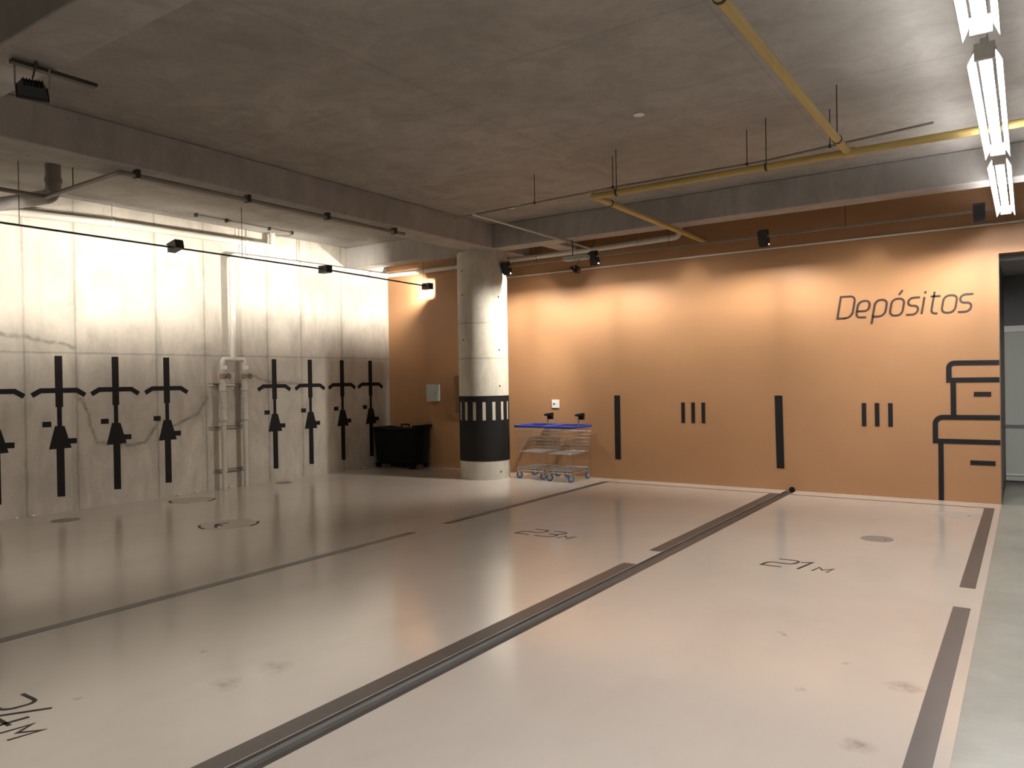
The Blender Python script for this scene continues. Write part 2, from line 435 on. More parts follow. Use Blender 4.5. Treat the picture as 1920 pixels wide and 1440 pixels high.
# ------------------------------------------------------------------ bicycle pictograms on the concrete wall
wallL = lambda yc: (lambda u, v, w: (.0014 + w, yc+u, v))
T3 = wallL(0)
def bike(yc, label):
    t = thing('bicycle_pictogram', label, 'wall sign', (0, yc, 0), 'bicycle pictograms on the concrete wall')
    to = wallL(yc); D = .002
    m = MB()
    m.prism([(-.047,2.0),(.045,2.001),(.046,1.345),(-.046,1.345)], to, D)
    m.prism([(-.029,1.345),(.028,1.345),(.028,1.10),(-.029,1.10)], to, D)
    m.prism([(-.045,.815),(.049,.815),(.050,.198),(-.045,.205)], to, D)
    m.build('wheel_bars', M['black'], t)
    MB().ribbon([(-.322,1.500),(-.22,1.559),(.218,1.558),(.322,1.492)], .063, to, D+.0006).build('handlebar', M['black'], t)
    MB().prism([(-.058,1.106),(.057,1.101),(.140,.815),(-.134,.815)], to, D+.0006).build('saddle', M['black'], t)
    MB().prism([(-.206,1.167),(-.101,1.166),(-.101,1.096),(-.207,1.099)], to, D).build('pedal', M['black'], t)
    MB().prism([(.094,.940),(.207,.936),(.205,.866),(.111,.869)], to, D).build('pedal', M['black'], t)
    return t
bl = bike(-6.800, 'black bicycle pictogram cut off by the left edge of the photo')
for y, lab in ((-6.068, 'black bicycle pictogram, leftmost of the complete ones'),
               (-5.342, 'black bicycle pictogram, middle of the three complete ones left of the grey pipes'),
               (-4.603, 'black bicycle pictogram next to the twin grey pipes, on their left side'),
               (-2.720, 'black bicycle pictogram next to the twin grey pipes on their right'),
               (-1.970, 'black bicycle pictogram second to the right of the twin grey pipes'),
               (-1.232, 'black bicycle pictogram third to the right of the twin grey pipes'),
               (-.521, 'black bicycle pictogram nearest the corner, partly behind the black chest')):
    move_copy(bl, (0, y, 0), lab)

# ------------------------------------------------------------------ markings on the orange wall
OW = lambda u, v, w: (u, -w-.0014, v)
def wallmark(name, poly, label, cat, group=None, d=.003):
    return tag(MB().prism(poly, OW, d).build(name, M['black']), label, cat, group)
rect = lambda x0, x1, z0, z1: [(x0,z0),(x1,z0),(x1,z1),(x0,z1)]
wallmark('tall_wall_bar', rect(4.825,4.924,.315,1.321), 'tall black bar on the orange wall just right of the trolleys', 'wall marking', 'tall bars on the orange wall')
wallmark('tall_wall_bar', [(7.323,.299),(7.426,.299),(7.412,1.315),(7.307,1.315)], 'tall black bar on the orange wall above the end of the floor gutter', 'wall marking', 'tall bars on the orange wall')
for x0, where in ((5.936, 'of the trio between the two tall bars'), (8.425, 'of the trio left of the box drawing')):
    for i, nm in enumerate(('left', 'middle', 'right')):
        x = x0+.1565*i
        wallmark('short_wall_bar', rect(x, x+.054, .909, 1.214), 'short black bar, %s one %s' % (nm, where), 'wall marking', 'short bars on the orange wall')
t = thing('box_drawing', 'black line drawing of two stacked lidded boxes at the right end of the orange wall', 'wall drawing', (9.6, 0, .7))
def lid(poly_pts, w, nm):
    MB().ribbon(poly_pts, w, OW, .003).build(nm, M['black'], t)
xr = 9.952
lid([(xr,1.500),(9.425,1.500),(9.425,1.650)]+arc(9.487,1.650,.062,180,90,6)+[(xr,1.706)], .060, 'lid_outline')
MB().prism(rect(9.440,9.500,1.068,1.474), OW, .0035).build('box_side_line', M['black'], t)
MB().prism(rect(9.687,9.867,1.298,1.354), OW, .003).build('box_handle', M['black'], t)
lid([(xr,.744),(9.270,.742),(9.270,.955)]+arc(9.355,.955,.085,180,90,6)+[(xr,1.043)], .060, 'lid_outline')
MB().prism([(9.296,.004),(9.355,.004),(9.358,.716),(9.300,.716)], OW, .0035).build('box_side_line', M['black'], t)
MB().prism(rect(9.640,9.902,.461,.517), OW, .003).build('box_handle', M['black'], t)

# lettering: strokes in a cell (0..w, 0..1), slanted
def rr(w, h, r, y0=0):   # closed rounded rectangle
    return arc(w-r, y0+r, r, -90, 0, 4) + arc(w-r, y0+h-r, r, 0, 90, 4) + arc(r, y0+h-r, r, 90, 180, 4) + arc(r, y0+r, r, 180, 270, 4)
H, XH = .285, .213
def glyph(ch, w):
    S = []   # (pts, closed)
    r = .055
    if ch == 'D': S.append(([(0,0),(w-.07,0)]+arc(w-.085,.085,.085,-90,0,5)+arc(w-.065,H-.065,.065,0,90,5)+[(0,H)], True))
    elif ch == 'o': S.append((rr(w, XH, .06), True))
    elif ch == 'p': S += [([(0,-.095),(0,XH*.7)]+arc(.06,XH-.06,.06,180,90,4)+arc(w-.06,XH-.06,.06,90,0,4)+arc(w-.07,.07,.07,0,-90,4)+[(.0,.0)], False)]
    elif ch == 'e': S.append(([(w*.86,0)]+arc(.055,.055,.055,-90,-180,4)+arc(.065,XH-.065,.065,180,90,4)+arc(w-.055,XH-.055,.055,90,0,4)+arc(w-.045,XH*.5+.02,.045,0,-90,3)+[(.0,XH*.5-.025)], False))
    elif ch == 's': S.append(([(w,XH)]+arc(.05,XH-.05,.05,90,180,4)+arc(.05,XH*.5+.055,.05,180,270,3)+arc(w-.05,XH*.5-.045,.05,90,0,4)+arc(w-.055,.055,.055,0,-90,4)+[(0,0)], False))
    elif ch == 'i': S += [([(0,0),(0,XH)], False), ([(0,H-.028),(0,H)], False)]
    elif ch == 't': S += [([(0,H-.015),(0,.045)]+arc(.045,.045,.045,180,270,4)+[(w*.72,0)], False), ([(-.035,XH),(w*.72,XH)], False)]
    elif ch == 'ó': S += [(rr(w, XH, .06), True), ([(w*.48,XH+.045),(w*.72,XH+.105)], False)]
    return S
t = thing('wall_lettering', 'dark slanted lettering reading Depósitos high on the orange wall', 'sign', (8.9, 0, 2.338))
SH = .17
for ch, x0, w in (('D',8.140,.180),('e',8.368,.142),('p',8.572,.142),('ó',8.768,.145),('s',8.960,.125),('i',9.135,.02),('t',9.238,.10),('o',9.350,.145),('s',9.530,.130)):
    m = MB()
    for pts, cl in glyph(ch, w):
        m.ribbon([(x0+px+py*SH, 2.338+py) for px, py in pts], .0235, OW, .003, cl)
    m.build('letter', M['letter'], t)

# fittings on the orange wall
t = thing('electrical_box', 'grey wall box on the orange wall left of the column', 'box', (1.145, 0, 1.38))
MB().box((1.03, -.10, 1.225), (1.265, 0, 1.53)).build('box_body', M['boxgrey'], t, bevel=.006)
MB().box((1.025, -.112, 1.22), (1.27, -.10, 1.535)).build('box_door', M['boxgrey'], t, bevel=.003)
MB().lathe([(.010,0),(.010,.012)], (1.245, -.124, 1.375), 'y', 10).build('box_lock', M['dark_metal'], t)
t = thing('socket_plate', 'small white square socket plate on the orange wall above the trolleys', 'socket', (3.744, 0, 1.183))
MB().box((3.675, -.012, 1.115), (3.813, 0, 1.251)).build('plate', M['white'], t, bevel=.003)
MB().box((3.700, -.0145, 1.172), (3.738, -.0115, 1.192)).build('socket_opening', M['black'], t)
MB().lathe([(.007,0),(.006,.004)], (3.775, -.0155, 1.183), 'y', 10).build('socket_opening', M['boxgrey'], t)
t = thing('wall_cabinet', 'dark brown cabinet on the orange wall, mostly hidden behind the column', 'cabinet', (1.85, 0, 1.03))
MB().box((1.655, -.05, 1.03), (2.15, 0, 1.69)).build('cabinet_body', M['brown_panel'], t, bevel=.004)
MB().box((1.665, -.058, 1.04), (2.14, -.05, 1.68)).build('cabinet_door', M['brown_panel'], t)

# ------------------------------------------------------------------ floor markings
FT = .0012
FL = lambda u, v, w: (u, v, w)
def fmark(name, poly, mat, label, cat, group=None):
    return tag(MB().prism(poly, FL, FT).build(name, mat), label, cat, group)
G = 'painted bay lines on the floor'
fr = lambda x0, x1, y0, y1: [(x0,y0),(x1,y0),(x1,y1),(x0,y1)]
YW = -.345
fmark('bay_line', fr(4.785,4.885,-4.245,YW), M['stripe'], 'brown bay line in front of the trolleys, the part reaching the orange wall', 'floor line', G)
fmark('bay_line', fr(4.785,4.885,-16.0,-4.80), M['stripe'], 'long brown bay line in the left half of the floor, cut by the left edge', 'floor line', G)
fmark('bay_line', fr(7.325,7.444,-4.33,YW), M['stripe'], 'brown bay line along the gutter, the short part by the orange wall', 'floor line', G)
fmark('bay_line', fr(7.325,7.444,-16.0,-4.87), M['stripe'], 'brown bay line along the gutter, the long near part', 'floor line', G)
fmark('bay_line', fr(9.795,9.898,-4.30,YW), M['stripe'], 'brown bay line at the right edge of the bay, far part near the orange wall', 'floor line', G)
fmark('bay_line', fr(9.795,9.898,-16.0,-4.86), M['stripe'], 'brown bay line at the right edge of the bay, near part', 'floor line', G)
fmark('bay_line', fr(4.885,7.325,-.385,YW), M['stripe'], 'thin brown line along the foot of the orange wall, left of the gutter', 'floor line', G)
fmark('bay_line', fr(7.60,9.795,-.385,YW), M['stripe'], 'thin brown line along the foot of the orange wall, right of the gutter', 'floor line', G)

def digit(ch):
    h = .28
    if ch == '2': return [([(.02,h)]+arc(.15,h-.05,.05,90,0,4)+arc(.15,h*.5+.04,.05,0,-80,4)+arc(.05,h*.5-.055,.05,95,180,4)+[(0,0),(.165,0)], False)], .21
    if ch == '1': return [([(-.075,h-.045),(0.0,h),(0,0)], False)], .16
    if ch == '3': return [([(0,h)]+arc(.12,h-.055,.055,90,0,4)+arc(.12,h*.5+.05,.05,0,-90,4)+[(.05,h*.5)], False), ([(.10,h*.5)]+arc(.12,h*.5-.055,.055,90,0,4)+arc(.115,.06,.06,0,-90,4)+[(-.01,0)], False)], .21
    if ch == '4': return [([(.10,h),(0,.075),(.175,.075)], False), ([(.135,.17),(.135,0)], False)], .22
    if ch == 'M': return [([(0,0),(0,.14),(.055,.06),(.11,.14),(.11,0)], False)], .12
def bay_number(chars, x0, y0, label, xs):
    t = thing('bay_number', label, 'floor lettering', (x0, y0, 0), 'bay numbers on the floor')
    for ch, dx in zip(chars, xs):
        m = MB(); strokes, w = digit(ch)
        for pts, cl in strokes:
            m.ribbon([(x0+dx+px+py*.2, y0+py) for px, py in pts], .022 if ch != 'M' else .016, FL, FT, cl)
        m.build('character', M['ink'], t)
bay_number('21M', 8.352, -4.350, 'dark number 21 with a small M on the floor right of the gutter', (0, .296, .41))
bay_number('23M', 5.800, -4.285, 'dark number 23 with a small M on the floor between column and gutter', (0, .25, .505))
bay_number('24M', 5.795, -9.280, 'dark number 24 with a small M at the lower left corner of the photo', (0, .24, .48))

def ringarc(mb, cx, cy, r, a0, a1, w):
    mb.ribbon(arc(cx, cy, r, a0, a1, 18), w, FL, .0022)
def painted_circle(cx, cy, r, label, arrow):
    t = thing('floor_circle', label, 'floor sign', (cx, cy, 0), 'painted circles by the concrete wall')
    MB().lathe([(r, 0), (r, .0012)], (cx, cy, 0), 'z', 40).build('circle_field', M['disc_pale'], t)
    for a0, a1 in ((8, 66), (222, 272)):
        m = MB(); ringarc(m, cx, cy, r-.014, a0, a1, .028); m.build('rim_stroke', M['ink'], t)
    if arrow:
        MB().ribbon([(2.715,-5.70), (2.545,-5.575), (2.60,-5.46)], .035, FL, .0022).ribbon([(2.545,-5.575), (2.70,-5.60)], .03, FL, .0022).build('arrow_stroke', M['ink'], t)
painted_circle(2.66, -5.49, .33, 'pale painted circle with dark rim strokes and a broken arrow on the floor', True)
painted_circle(.63, -4.64, .30, 'pale painted circle with dark rim strokes close to the foot of the concrete wall', False)
def cover(cx, cy, r, mat, label):
    t = thing('floor_cover', label, 'floor cover', (cx, cy, 0), 'round covers in the floor')
    MB().lathe([(r, 0), (r, .002), (r-.012, .003), (r-.014, .0015), (.02, .0015)], (cx, cy, 0), 'z', 36).build('cover_plate', mat, t)
    m = MB(); m.lathe([(.012, .001), (.012, .003)], (cx+r*.5, cy, 0), 'z', 10); m.build('lifting_hole', M['ink'], t)
cover(.655, -6.33, .155, M['disc'], 'round grey floor cover below the leftmost complete bicycle pictogram')
cover(.30, -2.81, .13, M['disc'], 'round grey floor cover at the wall right of the twin grey pipes')
cover(9.012, -2.79, .145, M['disc'], 'dark round floor cover beyond the number 21')
cover(9.555, -1.03, .245, M['disc_pale'], 'large faint round floor cover near the far right bay corner')

# gutter outlet at the wall
tag(MB().lathe([(.04,0),(.04,.012)], (7.525, -.012, .012), 'y', 20).build('gutter_outlet', M['black']), 'dark round outlet hole where the gutter meets the orange wall', 'drain')
random.seed(5)
for x, y in ((.03,-6.60),(.025,-6.41),(.03,-4.46),(.035,-4.18),(.045,-3.60),(.03,-3.69),(.03,-.75)):
    m = MB(); m.sphere((0,0,0), .022, 7, 5, (1.3, 1.0, .6)); m.v = [tuple(c*(1+random.uniform(-.2,.2)) for c in v) for v in m.v]
    m.rotate(Matrix.Translation((x, y, .0105)))
    tag(m.build('plaster_crumb', M['plaster']), 'white plaster crumb on the floor at the foot of the concrete wall', 'debris', 'plaster crumbs along the concrete wall')

# ------------------------------------------------------------------ pipes
def elbowed(pts, rad, n=5):
    P = [Vector(p) for p in pts]; out = [P[0]]
    for i in range(1, len(P)-1):
        a = (P[i-1]-P[i]).normalized(); c = (P[i+1]-P[i]).normalized()
        r = min(rad, (P[i-1]-P[i]).length*.45, (P[i+1]-P[i]).length*.45)
        s_, e = P[i]+a*r, P[i]+c*r
        for k in range(n+1):
            tt = k/n; out.append(s_*(1-tt)**2 + P[i]*2*tt*(1-tt) + e*tt**2)
    out.append(P[-1]); return out
def hanger(parent, p, r, ztop, mat='dark_metal', rod=.005):
    m = MB(); x, y, z = p
    m.tube([(x, y, z+r*.6), (x, y, ztop)], rod, 6)
    m.build('hanger_rod', M[mat], parent)
def clamp(parent, p, r, axis, mat='dark_metal', w=.02):
    c = list(p); k = 'xyz'.index(axis); c[k] -= w/2
    pr = [(r, 0), (r, w)]
    MB().lathe(pr, c, axis, 14).build('pipe_clamp', M[mat], parent, smooth=True)

# service pipe: two valve legs, riser, run along both walls
t = thing('water_pipe', 'grey pipe with two valved legs, one riser and a run along two walls', 'pipe', (.1, -3.556, 0))
XP = .10
main = elbowed([(XP,-3.556,1.99),(XP,-3.556,3.590),(XP,-2.2,3.612),(XP,-.14,3.628),(1.0,-.14,3.630),(4.645,-.14,3.640),(5.99,-.14,3.668),(6.05,-.14,ZS)], .07)
MB().tube(main, .043, 14).build('pipe_run', M['pipe_pvc'], t, smooth=True)
MB().tube(elbowed([(XP,-3.752,1.80),(XP,-3.752,1.985),(XP,-3.365,1.985),(XP,-3.365,1.80)], .05), .038, 14).build('tee_manifold', M['pipe_pvc'], t, smooth=True)
for y in (-3.752, -3.367):
    k = .038
    prof = [(.036,0.0),(.036,1.03),(.060,1.05),(.060,1.075),(.046,1.12),(.046,1.22),(.051,1.225),(.051,1.26),(.046,1.265),(.046,1.32),(.052,1.325),(.052,1.35),(.046,1.355),(.046,1.385),(.052,1.39),(.052,1.41),(.046,1.415),(.046,1.49),(.062,1.505),(.062,1.535),(.048,1.60),(.048,1.63),(.038,1.635),(.038,1.82)]
    leg = MB().lathe(prof, (XP, y, 0), 'z', 18).build('valve_leg', M['pipe_grey'], t, smooth=True)
    MB().lathe([(.042,0),(.042,.03),(.047,.03),(.047,.055),(.042,.055),(.042,.085)], (XP, y, 1.68), 'z', 12).build('valve_body', M['brass'], leg, smooth=True)
    m = MB(); m.tube([(XP+.03, y, 1.722), (XP+.06, y+.05, 1.722)], .011, 8); m.build('valve_stem', M['brass'], leg, smooth=True)
    m = MB(); q = [(XP+.062+.0*math.cos(a), y+.058+.036*math.cos(a), 1.722+.036*math.sin(a)) for a in [2*PI*i/14 for i in range(15)]]
    m.tube(q, .007, 6); m.tube([(XP+.062,y+.022,1.722),(XP+.062,y+.094,1.722)], .005, 6); m.tube([(XP+.062,y+.058,1.686),(XP+.062,y+.058,1.758)], .005, 6)
    m.build('handwheel', M['dark_metal'], leg, smooth=True)
    MB().box((XP+.040, y-.048, 1.83), (XP+.042, y+.048, 1.89)).build('pipe_tag', M['white'], leg)
for z, y0, y1 in ((1.60,-3.93,-3.31), (.945,-3.935,-3.33), (.285,-3.86,-3.33)):
    m = MB(); m.box((0, y0, z-.02), (.004, y1, z+.02)); m.box((0, y0, z+.016), (.05, y1, z+.02)); m.box((0, y0, z-.02), (.05, y1, z-.016))
    m.build('strut_rail', M['steel'], t)
hanger(t, (XP,-3.30,3.594), .043, ZS, 'steel'); hanger(t, (XP,-2.25,3.612), .043, ZS, 'steel')
for yy, zz in ((-3.30,3.594),(-2.25,3.612),(-.62,3.624)): clamp(t, (XP,yy,zz), .049, 'y', 'steel')
for xx in (1.75, 3.6, 5.35): clamp(t, (xx,-.14,3.632+.006*(xx-1.7)), .049, 'x', 'steel'); hanger(t, (xx,-.14,3.64), .043, ZS, 'steel')

# sloping waste pipe above it
t = thing('waste_pipe', 'grey pipe sloping along the top of the concrete wall, hung on two rods', 'pipe', (.16, -5, 3.8))
MB().tube(elbowed([(.16,-10.5,3.60),(.16,-6.747,3.712),(.16,-5.41,3.775),(.16,-2.84,3.812),(.16,-2.84,ZS)], .06), .047, 14).build('pipe_run', M['pipe_grey'], t, smooth=True)
for yy, zz in ((-5.43,3.774),(-3.33,3.805),(-7.6,3.687)):
    clamp(t, (.16,yy,zz), .052, 'y', 'white'); hanger(t, (.16,yy,zz), .047, ZS, 'steel')
# small ceiling conduit in the corner of slab and wall
t = thing('ceiling_conduit', 'thin dark conduit under the ceiling beside the concrete wall with a short end bracket', 'conduit', (.48, -3.5, 4.0))
MB().tube([(.48,-4.43,4.018),(.48,-2.68,4.018)], .012, 8).build('conduit_run', M['pipe_dark'], t, smooth=True)
MB().tube(elbowed([(.48,-2.72,4.018),(.48,-2.72,3.965),(.30,-2.86,3.965)], .02), .010, 8).build('conduit_end', M['pipe_dark'], t, smooth=True)
for yy in (-4.40,-3.9,-3.14,-2.70): MB().box((.455,yy-.015,3.99), (.505,yy+.015,ZS)).build('conduit_clamp', M['dark_metal'], t)

# conduit under the long beam, crossing towards the drain
t = thing('beam_conduit', 'dark conduit clamped under the beam in front of the concrete wall', 'conduit', (3.19, -5, 3.62))
MB().tube(elbowed([(3.19,-3.03,3.615),(3.19,-6.96,3.615),(1.72,-6.96,3.60),(1.74,-9.8,3.60)], .05), .024, 10).build('conduit_run', M['pipe_dark'], t, smooth=True)
for yy in (-6.80,-5.55,-4.41,-3.23): MB().box((3.15,yy-.02,3.585), (3.23,yy+.02,ZB)).build('conduit_clamp', M['dark_metal'], t, bevel=.004)
for yy in (-7.5,-8.1): hanger(t, (1.735,yy,3.60), .024, ZS)
hanger(t, (2.30,-6.96,3.605), .024, ZS)
# big drain
t = thing('drain_pipe', 'thick dark drain pipe dropping from the ceiling and bending to the concrete wall', 'pipe', (1.42, -6.75, 3.7))
MB().tube(elbowed([(1.42,-6.74,ZS-.0015),(1.42,-6.74,3.70),(.62,-6.90,3.70),(.42,-6.98,3.70),(.42,-10.5,3.66)], .12, 7), .078, 18).build('pipe_run', M['drain'], t, smooth=True)
MB().lathe([(.088,0),(.088,.05)], (1.42,-6.74,3.84), 'z', 18).build('pipe_collar', M['drain'], t, smooth=True)

# yellow gas pipes
ZY = 3.58
t = thing('gas_pipe', 'yellow gas pipe under the ceiling with a branch to the orange wall', 'pipe', (8.9, -3.47, ZY))
MB().tube([(6.34,-3.455,ZY),(13.5,-3.52,ZY)], .034, 14).build('pipe_run', M['yellow'], t, smooth=True)
MB().tube([(8.925,-3.48,ZY),(8.925,-17.9,ZY)], .034, 14).build('pipe_branch', M['yellow'], t, smooth=True)
MB().tube([(6.34,-3.42,ZY),(6.34,-.0,ZY)], .034, 14).build('pipe_branch', M['yellow'], t, smooth=True)
m = MB(); m.lathe([(.042,-.06),(.042,.06)], (8.925,-3.48,ZY), 'x', 14); m.lathe([(.042,-.075),(.042,0)], (8.925,-3.48,ZY), 'y', 14); m.build('tee_fitting', M['yellow'], t, smooth=True)
m = MB(); m.sphere((6.34,-3.455,ZY), .043, 14, 10); m.build('elbow_fitting', M['yellow'], t, smooth=True)
for p in ((6.62,-3.458,ZY),(8.20,-3.47,ZY),(11.0,-3.49,ZY)): clamp(t, p, .040, 'x'); hanger(t, p, .034, ZS)
for p in ((8.925,-3.95,ZY),(8.925,-6.9,ZY),(8.925,-9.9,ZY)): clamp(t, p, .040, 'y'); hanger(t, p, .034, ZS)
clamp(t, (6.34,-3.05,ZY), .040, 'y')
# cable conduit beside it and thin pale one crossing under the beam
t = thing('cable_conduit', 'thin grey conduit running beside the yellow pipe on hanger rods', 'conduit', (7, -3.2, 3.7))
MB().tube([(4.1,-3.08,3.70),(6.5,-3.24,3.70),(8.1,-3.24,3.70),(9.6,-3.52,3.70)], .011, 8).build('conduit_run', M['pipe_dark'], t, smooth=True)
for p in ((5.4,-3.167,3.70),(6.47,-3.238,3.70),(7.95,-3.24,3.70),(8.75,-3.36,3.70)):
    clamp(t, p, .018, 'x'); hanger(t, p, .011, ZS)
t = thing('cross_conduit', 'thin pale conduit running across under the beam right of the column', 'conduit', (4.55, -1.5, 3.64))
MB().tube([(4.60,-3.35,3.645),(4.555,-.20,3.645)], .016, 8).build('conduit_run', M['pipe_grey'], t, smooth=True)
m = MB(); m.tube([(4.556,-.22,3.645),(4.60,-.20,3.70),(4.62,-.2,3.80),(4.66,-.21,3.86),(4.70,-.2,ZS-.002)], .006, 6)
m.build('loose_cable', M['dark_metal'], t, smooth=True)
# conduit on the orange wall
t = thing('wall_conduit', 'pale conduit running the length of the orange wall above the lettering', 'conduit', (6, -.02, 3.37))
MB().tube([(2.6,-.02,3.362),(16.9,-.02,3.377)], .0125, 10).build('conduit_run', M['pipe_pvc'], t, smooth=True)
for x in (4.2,5.7,7.2,8.7,10.2): MB().box((x-.008,-.036,3.350+(x-2.6)*.001), (x+.008,0,3.378+(x-2.6)*.001)).build('conduit_clip', M['steel'], t)

# ceiling plates
G = 'white round plates on the ceiling'
for x, y, r, lab in ((7.28,-4.307,.052,'white round plate alone in the middle of the ceiling'),
                     (4.2,-1.902,.055,'white round ceiling plate near the column beam, the left of two'),
                     (4.375,-1.973,.055,'white round ceiling plate near the column beam, the right of two')):
    tag(MB().lathe([(r,0),(r,.006),(r*.8,.010)], (x, y, ZS-.010), 'z', 20).build('ceiling_plate', M['white']), lab, 'ceiling plate', G)

# ------------------------------------------------------------------ lamps
def tube_light(y0, y1, label):
    x, z = 10.05, 3.40
    t = thing('tube_light', label, 'lamp', (x, (y0+y1)/2, z), 'row of tube lights over the aisle')
    MB().box((x-.022, y0, z+.05), (x+.022, y1, z+.085)).build('lamp_tray', M['white'], t, bevel=.004)
    m = MB(); m.tube([(x, y0+.03, z), (x, y1-.03, z)], .032, 16)
    tb = m.build('glowing_tube', [M['tube_light'], M['tube_back']], t, smooth=True)
    for p in tb.data.polygons:
        if p.normal.z > .25: p.material_index = 1
    for s_ in (-1, 1):       # reflector wings: open below and above
        lo, hi = x+s_*.084, x+s_*.050
        MB().hexa([(lo,y0,z-.056),(lo+s_*.006,y0,z-.054),(lo+s_*.006,y1,z-.054),(lo,y1,z-.056)], [(hi,y0,z+.020),(hi+s_*.006,y0,z+.022),(hi+s_*.006,y1,z+.022),(hi,y1,z+.020)]).build('reflector_wing', M['white'], t)
    for y in (y0+.0, y1-.03): MB().box((x-.052, y, z-.036), (x+.052, y+.03, z+.06)).build('end_cap', M['white'], t, bevel=.004)
    for y in (y0+.4, y1-.4): MB().tube([(x, y, z+.07), (x, y, ZS)], .004, 6).build('hanger_rod', M['steel'], t)
    return t
tube_light(-3.10, -.60, 'glowing tube light farthest away, nearest the orange wall')
tube_light(-5.75, -3.41, 'glowing tube light in the middle of the visible row')
tube_light(-8.30, -6.11, 'glowing tube light cut off by the top edge of the photo')
tube_light(-11.2, -8.85, 'added unseen tube light above and beside the camera')  # unseen, added outside the frame to light the scene
tube_light(-13.9, -11.5, 'added unseen tube light just behind the camera')  # unseen, added to brighten the near right floor

def washer(loc, axis_angle, facing, bulbmat, label, trackz, group, low=.022, up=.022, bulb=(.0085, .0042, .0085)):
    # built facing +X' (outwards) at the origin, then turned: facing = direction angle in plan, axis_angle = downward tilt
    t = thing('wall_washer', label, 'lamp', loc, group)
    Rm = Matrix.Rotation(facing, 4, 'Z') @ Matrix.Rotation(axis_angle, 4, 'Y')
    Mx = Matrix.Translation(loc) @ Rm
    h, w, L, d = .050, .055, .20, .075
    m = MB()
    m.box((-L, -w, h-.004), (0, w, h+.004)); m.box((-L, -w, -h-.004), (0, w, -h+.004))     # top and bottom plates
    m.box((-L, -w, -h), (-L+.006, w, h))                                                 # back
    m.box((-L, -w-.004, -h), (-.022, -w, h)); m.box((-L, w, -h), (-.022, w+.004, h))      # cheeks stop beside the bulb
    m.box((-d-.028, -w, -h), (-d-.02, w, h))                                             # reflector plate
    m.box((-d-.02, -w, up), (0, w, up+.004)); m.box((-d-.02, -w, -low-.004), (0, w, -low))     # inner baffles
    m.rotate(Mx); m.build('lamp_housing', M['black_metal'], t)
    m = MB(); m.box((-.034-bulb[0], -bulb[1], -bulb[2]), (-.034+bulb[0], bulb[1], bulb[2])); m.rotate(Mx); m.build('bulb', bulbmat, t)
    m = MB(); m.tube([(-d-.02,0,0),(-.043,0,0)], .008, 10); m.rotate(Mx); m.build('bulb_socket', M['white'], t)
    top = Mx @ Vector((-.12, 0, h))
    MB().tube([tuple(top), (top.x, top.y, trackz)], .006, 6).build('drop_rod', M['dark_metal'], t)
    return t
GL = 'wall washers by the concrete wall'
ZT = 3.37
tr = thing('lamp_track', 'dark lamp track hanging in front of the concrete wall', 'lamp track', (1.28, -5, 3.35))
MB().tube([(1.28,-17.5,3.352),(1.28,-5.2,3.350),(1.28,-2.76,3.350),(1.28,-.36,3.312)], .012, 8).build('track_rail', M['dark_metal'], tr, smooth=True)
for y in (-.4, -4.2, -7.0, -11, -15): MB().tube([(1.28,y-.03,3.35 if y < -1 else 3.315),(1.28,y-.03,ZS)], .004, 6).build('hanger_rod', M['dark_metal'], tr)
for y, z, lab in ((-.36, 3.305, 'black wall washer lamp in front of the orange wall in the corner'), (-2.76, 3.345, 'black wall washer lamp on the track right of the grey riser pipe'),
               (-5.24, 3.345, 'black wall washer lamp on the track left of the grey riser pipe'), (-7.70, 3.345, 'added unseen wall washer lamp just beyond the left edge of the photo'),
               (-10.2, 3.345, 'added unseen wall washer lamp far left along the track'), (-12.7, 3.345, 'added unseen wall washer lamp behind the camera line on the left track')):  # the last three lamps are unseen, added to light the scene
    washer((1.20, y, z), math.radians(12) if y < -4 else 0.0, PI, M['bulb_left'], lab, 3.39, GL, .022, .022, (.0075, .0075, .0075))
GO = 'wall washers by the orange wall'
YT = -.78
tr = thing('lamp_track', 'thin lamp track in front of the orange wall', 'lamp track', (6, YT, 3.42))
MB().box((3.24, YT-.012, 3.398), (9.93, YT+.012, 3.42)).build('track_rail', M['pipe_dark'], tr)
for x in (3.9, 6.1, 8.4): MB().tube([(x,YT,3.42),(x,YT,ZB)], .004, 6).build('hanger_rod', M['dark_metal'], tr)
for x, lab in ((3.31, 'black wall washer lamp at the side of the column'), (4.90, 'small wall washer lamp with a bright bulb right of the hanging floodlight'),
               (7.40, 'black wall washer lamp alone between gas pipe branch and tube lights'), (9.80, 'black wall washer lamp beside the far end of the tube light row')):
    washer((x, YT+.07, 3.30), math.radians(66), PI/2, M['bulb_orange'], lab, 3.40, GO, .0145)

